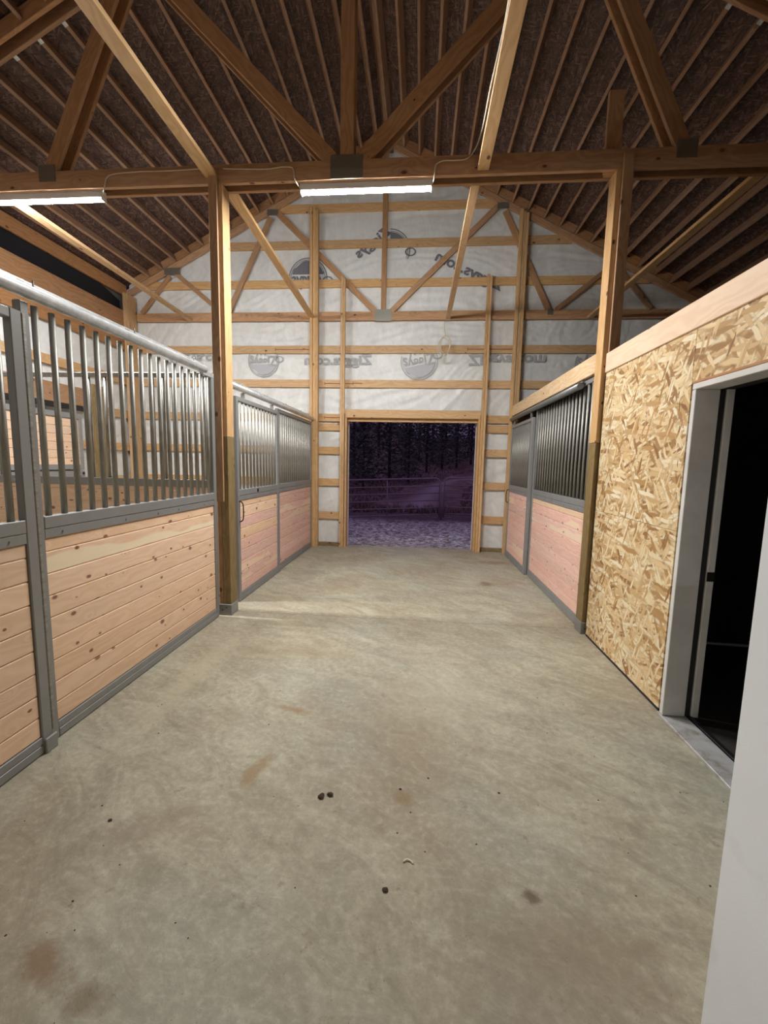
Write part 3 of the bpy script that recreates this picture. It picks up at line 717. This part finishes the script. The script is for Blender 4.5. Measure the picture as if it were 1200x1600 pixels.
hp = smooth_path([(XLF+.02, 4.53, 1.16), (XLF+.05, 4.53, 1.15), (XLF+.065, 4.53, 1.11), (XLF+.065, 4.53, .98), (XLF+.05, 4.53, .94), (XLF+.02, 4.53, .93)], 5)
tag(path_mesh('handle', hp, .007, 'black', d2, 8), 'black pull handle')
bx('latch', XLF+.024, XLF+.019, 5.05, 5.10, 1.235, 1.275, 'black', d2)
for y in (4.72, 5.66): bx('hanger', XLF+.018, XLF-.02, y-.015, y+.015, 2.322, 2.382, 'galv', d2)
f2 = front('stall_panel', 'far left fixed stall front with pinkish boards against the gable wall', XLF, -1, 5.90, 7.765, 2.365, {'*': 'plank_pink', 6: 'plank_pink_pale', 5: 'plank_pink_pale'}, 17, topbar=True, planks_seed=7, w0=.05)
bx('foot_bracket', XLF+.02, XLF-.045, 5.86, 5.92, .0, .07, 'frame', f2, .004)
d3 = front('sliding_stall_door', 'far right sliding stall door hanging in front of its panel', RX-.055, 1, 6.30, 7.70, 2.33, {'*': 'plank_pink', 7: 'plank_pink_pale', 1: 'plank_pink_pale'}, 12, door=True, planks_seed=9, w0=.085)
for y in (6.45, 7.55): bx('hanger', RX-.05, RX-.02, y-.015, y+.015, 2.332, 2.408, 'track_dark', d3)
hp = smooth_path([(RX-.055, 7.66, 1.20), (RX-.085, 7.66, 1.19), (RX-.095, 7.66, 1.14), (RX-.095, 7.66, 1.03), (RX-.085, 7.66, .98), (RX-.055, 7.66, .97)], 5)
tag(path_mesh('handle', hp, .007, 'black', d3, 8), 'black pull handle')
f3 = front('stall_panel', 'right fixed stall front of blotched pink boards under bars', RX-.005, 1, 4.245, 6.31, 2.50, {'*': 'plank_pink', 8: 'plank', 7: 'plank_pink_pale', 6: 'plank_pink_pale'}, 18, planks_seed=11)
# inner wall, near-black in place of the unlit depth of the right stall
tag(bx('wall_stall', 2.6, 2.64, 4.2, YB-.1, 0, 2.49, 'unlit_dark', None, 0), kind='structure')

# partition between the two left stalls
pt = thing('stall_partition', 'cross partition of boards and bars between the two left stalls', 'stall partition', (-3.8, 4.20, 0))
bx('top_rail', -5.40, -2.10, 4.18, 4.22, 2.45, 2.495, 'galv', pt, .004)
bx('middle_rail', -5.40, -2.10, 4.18, 4.22, 1.33, 1.41, 'frame', pt, .004)
z = .02
while z < 1.3:
    bx('plank', -5.40, -2.10, 4.188, 4.212, z+.001, min(z+.125, 1.329), 'plank', pt, .003); z += .127
xs = [-3.12-.178*i for i in range(12)]+[-3.0+.112*i for i in range(8)]
for x in xs: tube('bar', (x, 4.2, 1.411), (x, 4.2, 2.449), .016, 'galv', pt)

# ================================================================ LIGHTS
def shop_light(lab, x0, x1, y, z, mat, group=None):
    t_ = thing('shop_light', lab, 'light', ((x0+x1)/2, y, z), group=group)
    bx('housing', x0, x1, y-.034, y+.034, z-.022, z+.05, 'lamp_body', t_, .004)
    n = 12; V = []; F = []; r = .031
    for x in (x0+.012, x1-.012):
        for i in range(n+1):
            a = math.pi*1.16+math.pi*.68*i/n; V.append((x, y+r*math.cos(a), z-.010+r*1.10*math.sin(a)))
    for i in range(n): F.append((i, i+1, n+2+i, n+1+i))
    F.append(tuple(range(n, -1, -1))); F.append(tuple(range(n+1, 2*n+2)))
    d = mesh_obj('diffuser', V, F, mat, t_, False)
    bx('end_cap', x0, x0+.011, y-.034, y+.034, z-.046, z-.0225, 'lamp_body', t_, .002)
    bx('end_cap', x1-.011, x1, y-.034, y+.034, z-.046, z-.0225, 'lamp_body', t_, .002)
    return t_
shop_light('lit shop light under the truss over the middle of the aisle', -1.205, .030, 4.180, 4.168, 'diffuser')
shop_light('lit shop light under the truss over the left stall, at the left edge', -4.42, -3.18, 4.180, 4.168, 'diffuser')
shop_light('shop light on the truss behind the camera over the aisle', -.9, .32, -3.20, 4.149, 'diffuser_back')
shop_light('shop light on the truss behind the camera over the left stall', -4.3, -3.08, -3.20, 4.149, 'diffuser_back')

# ================================================================ CABLES
yc = 4.092
tag(path_mesh('power_cable', smooth_path([(-1.205, 4.15, 4.17), (-1.225, 4.10, 4.185), (-1.24, yc, 4.22), (-1.245, yc, 4.285), (-1.27, yc, 4.312), (-1.36, yc, 4.318), (-1.50, yc, 4.305), (-1.72, yc, 4.312), (-1.92, yc, 4.322)]), .006, 'cable'),
    'thin white cable along the truss from middle light to left aisle post', 'cable')
tag(path_mesh('power_cable', smooth_path([(-2.10, yc, 4.33), (-2.45, yc, 4.322), (-2.75, yc, 4.325), (-2.98, yc, 4.315), (-3.07, yc, 4.29), (-3.10, yc, 4.22), (-3.12, 4.10, 4.185), (-3.165, 4.15, 4.17)]), .006, 'cable'),
    'thin white cable along the truss from left aisle post to the left light', 'cable')
pc = smooth_path([(.03, 4.15, 4.17), (.045, 4.10, 4.19), (.05, yc, 4.24), (.06, yc, 4.29), (.12, yc-.002, 4.315), (.22, yc-.002, 4.315), (.33, yc-.004, 4.325), (.40, 4.06, 4.39), (.425, 3.9, 4.40), (.415, 3.6, 4.30), (.41, 3.3, 4.26), (.43, 2.9, 4.30), (.41, 2.4, 4.27), (.41, 1.6, 4.27), (.42, .8, 4.27)])
tag(path_mesh('power_cable', pc, .0065, 'cable'), 'white cable looping from the middle light up along the near brace', 'cable')
pts = []
base = Vector((.385, 7.62, 3.77))
lead = [(.40, 7.85, 4.20), (.38, 7.80, 4.19), (.35, 7.70, 4.10), (.345, 7.64, 3.97), (.36, 7.62, 3.86)]
loop = []
for k in range(4):
    for i in range(16):
        a = math.pi/2+2*math.pi*i/16
        loop.append((.372+(.085+.008*k)*math.cos(a)-.012*k+.006*math.sin(3*a), 7.60+.012*k, 3.69+(.155+.012*math.sin(k*2.0))*math.sin(a)-.012*k))
tag(path_mesh('cable_coil', smooth_path(lead, 5)[:-1]+[Vector(p) for p in loop], .0055, 'cable'), 'coil of thin cable hanging from the brace end above the doorway', 'cable coil')

# ================================================================ LITTER ON THE FLOOR
def clump(x, y, r, lab, mat='dirt', n=1, seed=0):
    rr = random.Random(seed); bm = bmesh.new()
    for k in range(n):
        m = Matrix.Translation((rr.uniform(-1, 1)*r*(n > 1), rr.uniform(-1, 1)*r*.5*(n > 1), r*.22)) @ Matrix.Diagonal((1, .75, .4, 1))
        bmesh.ops.create_icosphere(bm, subdivisions=2, radius=r*(.6 if n > 1 else 1)*rr.uniform(.6, 1), matrix=m)
    for v in bm.verts: v.co += Vector((rr.uniform(-1, 1), rr.uniform(-1, 1), 0))*r*.13; v.co.z = max(v.co.z, .0005)
    me = bpy.data.meshes.new('clump'); bm.to_mesh(me); bm.free(); me.materials.append(M[mat])
    o = bpy.data.objects.new('dirt_clump', me); link(o); o.location = (x, y, 0); tag(o, lab, 'dirt'); return o
clump(-.415, 1.835, .028, 'largest dark dirt clump, on the concrete in mid foreground', n=5, seed=4)
clump(-1.34, 1.594, .010, 'small dark crumb on the left foreground concrete', seed=5)
clump(-.083, 1.415, .015, 'round dark pellet on the concrete near bottom centre', seed=6)
clump(-.05, 1.92, .008, 'tiny dark crumb right of the largest dirt clump', seed=7)
clump(.09, 2.01, .008, 'tiny dark crumb in the middle of the floor', seed=8)
clump(.44, 1.95, .009, 'tiny dark crumb on the right side of the floor', seed=9)
st = path_mesh('straw_bit', smooth_path([(-.02, 1.535, .004), (-.005, 1.545, .006), (.012, 1.54, .004), (.02, 1.532, .003)], 4), .003, 'straw'); tag(st, 'tiny pale straw curl on the concrete near bottom centre', 'straw')

V = []; F = []; rr = random.Random(21)
for k in range(150):
    x, y, q = rr.uniform(-1.9, 1.55), .7+rr.random()**1.2*6.5, rr.uniform(.0016, .0050)
    if y < 1.2 and x > .8: continue
    i0 = len(V); m = 5
    for j in range(m): a = 6.283*j/m+rr.random()*.6; V.append((x+q*math.cos(a)*rr.uniform(.7, 1.3), y+q*math.sin(a)*rr.uniform(.7, 1.3), .0003))
    V.append((x, y, q*.8)); F += [(i0+j, i0+(j+1) % m, i0+m) for j in range(m)]
gr = mesh_obj('floor_grit', V, F, 'dirt'); tag(gr, 'fine dark grit and crumbs scattered over the concrete aisle', 'grit', kind='stuff')
# ================================================================ OUTDOORS
def terrain(x, y):
    b = -.03-.028*max(0, min(y-8, 6))
    k = max(0, y-17); 
    z = b+.0036*k**1.72
    z += .25*math.exp(-((x+.2-(y-24)*.1)/5.0)**2)*max(0, min(1, (y-19)/9))*max(0, min(1, (48-y)/14))
    z += .035*(x < -1)*max(0, y-18)*min(1, (-x-1)/6 if x < -1 else 0)
    z += .12*noise.noise((x*.5, y*.5, 0))*min(1, max(0, (y-13)/6))+.75*noise.noise((x*.16, y*.13, 4.3))*min(1, max(0, (y-17)/10))
    return z
def patch(name, x0, x1, y0, y1, sx, sy, mat, extra=0):
    nx = int((x1-x0)/sx); ny = int((y1-y0)/sy); V = []; F = []
    for j in range(ny+1):
        for i in range(nx+1):
            x, y = x0+(x1-x0)*i/nx, y0+(y1-y0)*j/ny
            z = terrain(x, y)+extra*(noise.noise((x*2.7, y*2.7, 2))+.5*noise.noise((x*7, y*7, 4)))*min(1, max(0, (y-8.2)*.8))
            V.append((x, y, z))
    for j in range(ny):
        for i in range(nx): a = j*(nx+1)+i; F.append((a, a+1, a+nx+2, a+nx+1))
    return mesh_obj(name, V, F, mat, None, True)
g = patch('ground', -14, 14, 8.07, 16.0, .1, .08, 'ground', .05); tag(g, kind='structure')
h = patch('hillside', -60, 70, 15.95, 110, .8, .8, 'hill'); tag(h, kind='structure')

def corral(lab, xa, ya, xb, yb, za, zb_, foot=True, mid=True):
    t_ = thing('corral_gate', lab, 'gate', ((xa+xb)/2, (ya+yb)/2, za)); A, B = Vector((xa, ya, za)), Vector((xb, yb, zb_)); Z = Vector((0, 0, 1)); D = (B-A).normalized()
    hs = [.16, .38, .62, .86, 1.09]
    rr = .14
    fp = [A+Z*.03, A+Z*(1.34-rr), A+Z*(1.34-rr*.3)+D*rr*.3, A+Z*1.34+D*rr, B+Z*1.34-D*rr, B+Z*(1.34-rr*.3)-D*rr*.3, B+Z*(1.34-rr), B+Z*.03]
    path_mesh('frame', fp, .026, 'gate_steel', t_, 8)
    for hh in hs: tube('rail', A+Z*hh, B+Z*hh, .019, 'gate_steel', t_, 8)
    if mid: tube('upright', A+D*((B-A).length*.5)+Z*.14, A+D*((B-A).length*.5)+Z*1.33, .018, 'gate_steel', t_, 8)
    for e, q in ((A, D), (B, -D)):
        tube('foot_strut', e+Z*.04+q*.28, e+Z*.16+q*.52, .015, 'gate_steel', t_, 8)
        tube('foot_strut', e+Z*.035+q*.03, e+Z*.04+q*.28, .013, 'gate_steel', t_, 8)
    return t_
gz = terrain(0, 13.6)
corral('long tube corral gate outside, spanning the left of the doorway', -2.75, 13.15, .66, 13.75, gz-.10, gz+.03)
corral('tube corral gate mostly hidden behind the left jamb of the doorway', -6.2, 12.4, -2.85, 13.13, gz-.16, gz-.10)
corral('tube corral gate outside at the right of the doorway', .80, 13.72, 4.4, 13.35, gz+.05, gz+.12)
gpst = thing('gate_post', 'slim steel post where the two corral gates meet', 'post', (.73, 13.75, gz))
tube('pole', (.73, 13.83, gz-.2), (.73, 13.83, gz+1.2), .035, 'gate_steel', gpst, 10)
bx('latch_tag', .735, .775, 13.775, 13.79, gz+.93, gz+1.10, 'white', gpst)

def conifer(x, y, h_, r_, seed, lab, grp='conifers on the slope outside'):
    rr = random.Random(seed); z0 = terrain(x, y)-.1
    t_ = thing('conifer', lab, 'tree', (x, y, z0), group=None)
    tube('trunk', (x, y, z0), (x, y, z0+h_*.93), .010*h_, 'bark', t_, 7)
    V = []; F = []; nl = int(min(h_, 14)*7)
    for k in range(nl):
        f_ = .07+.93*(k+rr.random())/nl; zz = z0+h_*f_; rad = r_*(1-f_)**.8*rr.uniform(.6, 1.2)+.08
        for j in range(8):
            a = 2*math.pi*(j+rr.random())/8; L_ = rad*rr.uniform(.5, 1.15)
            c, s = math.cos(a), math.sin(a); dr = rr.uniform(-.05, .45)*L_
            for q in range(5):
                l0 = L_*(.15+.85*rr.random()); o0 = rr.uniform(-.16, .16)*(.5+L_*.4); sz = rr.uniform(.10, .26)*(.7+r_*.15)
                ax, ay, az = (rr.uniform(-1, 1) for _ in range(3)); bx_, by_, bz_ = (rr.uniform(-1, 1) for _ in range(3))
                px_, py_, pz_ = x+c*l0-s*o0, y+s*l0+c*o0, zz-dr*(l0/L_)+rr.uniform(-.05, .05)
                i0 = len(V)
                V.extend([(px_-ax*sz, py_-ay*sz, pz_-az*sz*.5), (px_+ax*sz, py_+ay*sz, pz_+az*sz*.5), (px_+bx_*sz, py_+by_*sz, pz_+bz_*sz*.6)])
                F.append((i0, i0+1, i0+2))
    mesh_obj('foliage', V, F, 'needles', t_)
    return t_
TR = [(-4.3, 27, 9.5, 2.2, 'dark conifer outside, far left of the doorway view'), (-2.2, 30, 11, 2.3, 'dark conifer outside, second from the doorway left edge'),
      (-3.2, 23.5, 6.5, 1.5, 'smaller conifer in front of the left trees outside'), (-.9, 33, 10, 1.9, 'conifer with a bare lower trunk on the slope, left of centre'),
      (.6, 40, 13, 2.4, 'conifer standing above the bare bank, centre of the doorway'), (2.3, 45, 14, 2.6, 'tall conifer right of centre above the bank'),
      (4.4, 52, 14, 2.6, 'distant conifer above the track, right of centre'), (6.6, 56, 15, 2.6, 'distant conifer near the right doorway edge'),
      (9.3, 58, 16, 2.8, 'distant conifer at the right doorway edge'), (-6.5, 34, 12, 2.6, 'conifer hidden mostly behind the left jamb'),
      (-1.6, 46, 15, 3.0, 'tall background conifer behind the left group'), (1.6, 58, 18, 3.4, 'tall background conifer behind the bank'), (5.5, 68, 19, 3.6, 'tall background conifer behind the track bend'),
      (-5, 50, 16, 3.2, 'tall background conifer at the far left'), (10.5, 70, 19, 3.6, 'tall background conifer at the far right'), (3.6, 62, 18, 3.4, 'tall background conifer between the bank and the track'), (8.0, 72, 20, 3.6, 'tallest background conifer beyond the right trees'), (-.2, 56, 17, 3.2, 'background conifer left of the bank top')]
for i, (x, y, h_, r_, lab) in enumerate(TR): conifer(x, y, h_, r_, 20+i, lab)
V = []; F = []; rr = random.Random(3)
for k in range(5200):
    y = 15.2+rr.random()**1.3*26; x = rr.uniform(-.32*y, .36*y)-.5
    rx_ = 1.2+(y-22)*.36+1.6*math.sin(y*.17)
    if abs(x-rx_) < 1.9 and y > 17: continue
    hh = rr.uniform(.08, .38); z0 = terrain(x, y)
    for q in range(5):
        a = rr.uniform(0, 6.28); l = hh*rr.uniform(.5, 1); i0 = len(V)
        dx, dy_ = math.cos(a)*l*.5, math.sin(a)*l*.5; wx, wy = -math.sin(a)*.03, math.cos(a)*.03
        V.extend([(x+wx, y+wy, z0-.02), (x-wx, y-wy, z0-.02), (x+dx, y+dy_, z0+l)]); F.append((i0, i0+1, i0+2))
br = mesh_obj('brush', V, F, 'brush'); tag(br, 'low dry brush covering the slope outside beyond the gates', 'brush', kind='stuff')

# groups for the repeats
GR = {'conifer': 'conifers on the slope outside', 'aisle_post': 'posts along the aisle', 'gable_post': 'posts on the gable wall', 'wall_stud': 'studs beside the far doorway',
      'wall_post': 'posts on the left outer wall', 'roof_truss': 'roof trusses', 'ceiling_brace': 'braces lying on the trusses', 'shop_light': 'shop lights under the trusses',
      'power_cable': 'cables feeding the shop lights', 'dirt_clump': 'dirt on the concrete floor', 'stall_panel': 'fixed stall fronts', 'sliding_stall_door': 'sliding stall doors',
      'door_track': 'sliding door tracks', 'corral_gate': 'corral gates outside'}
for o in bpy.data.objects:
    if o.parent is None and o.get('label') and o.name.split('.')[0] in GR: o['group'] = GR[o.name.split('.')[0]]
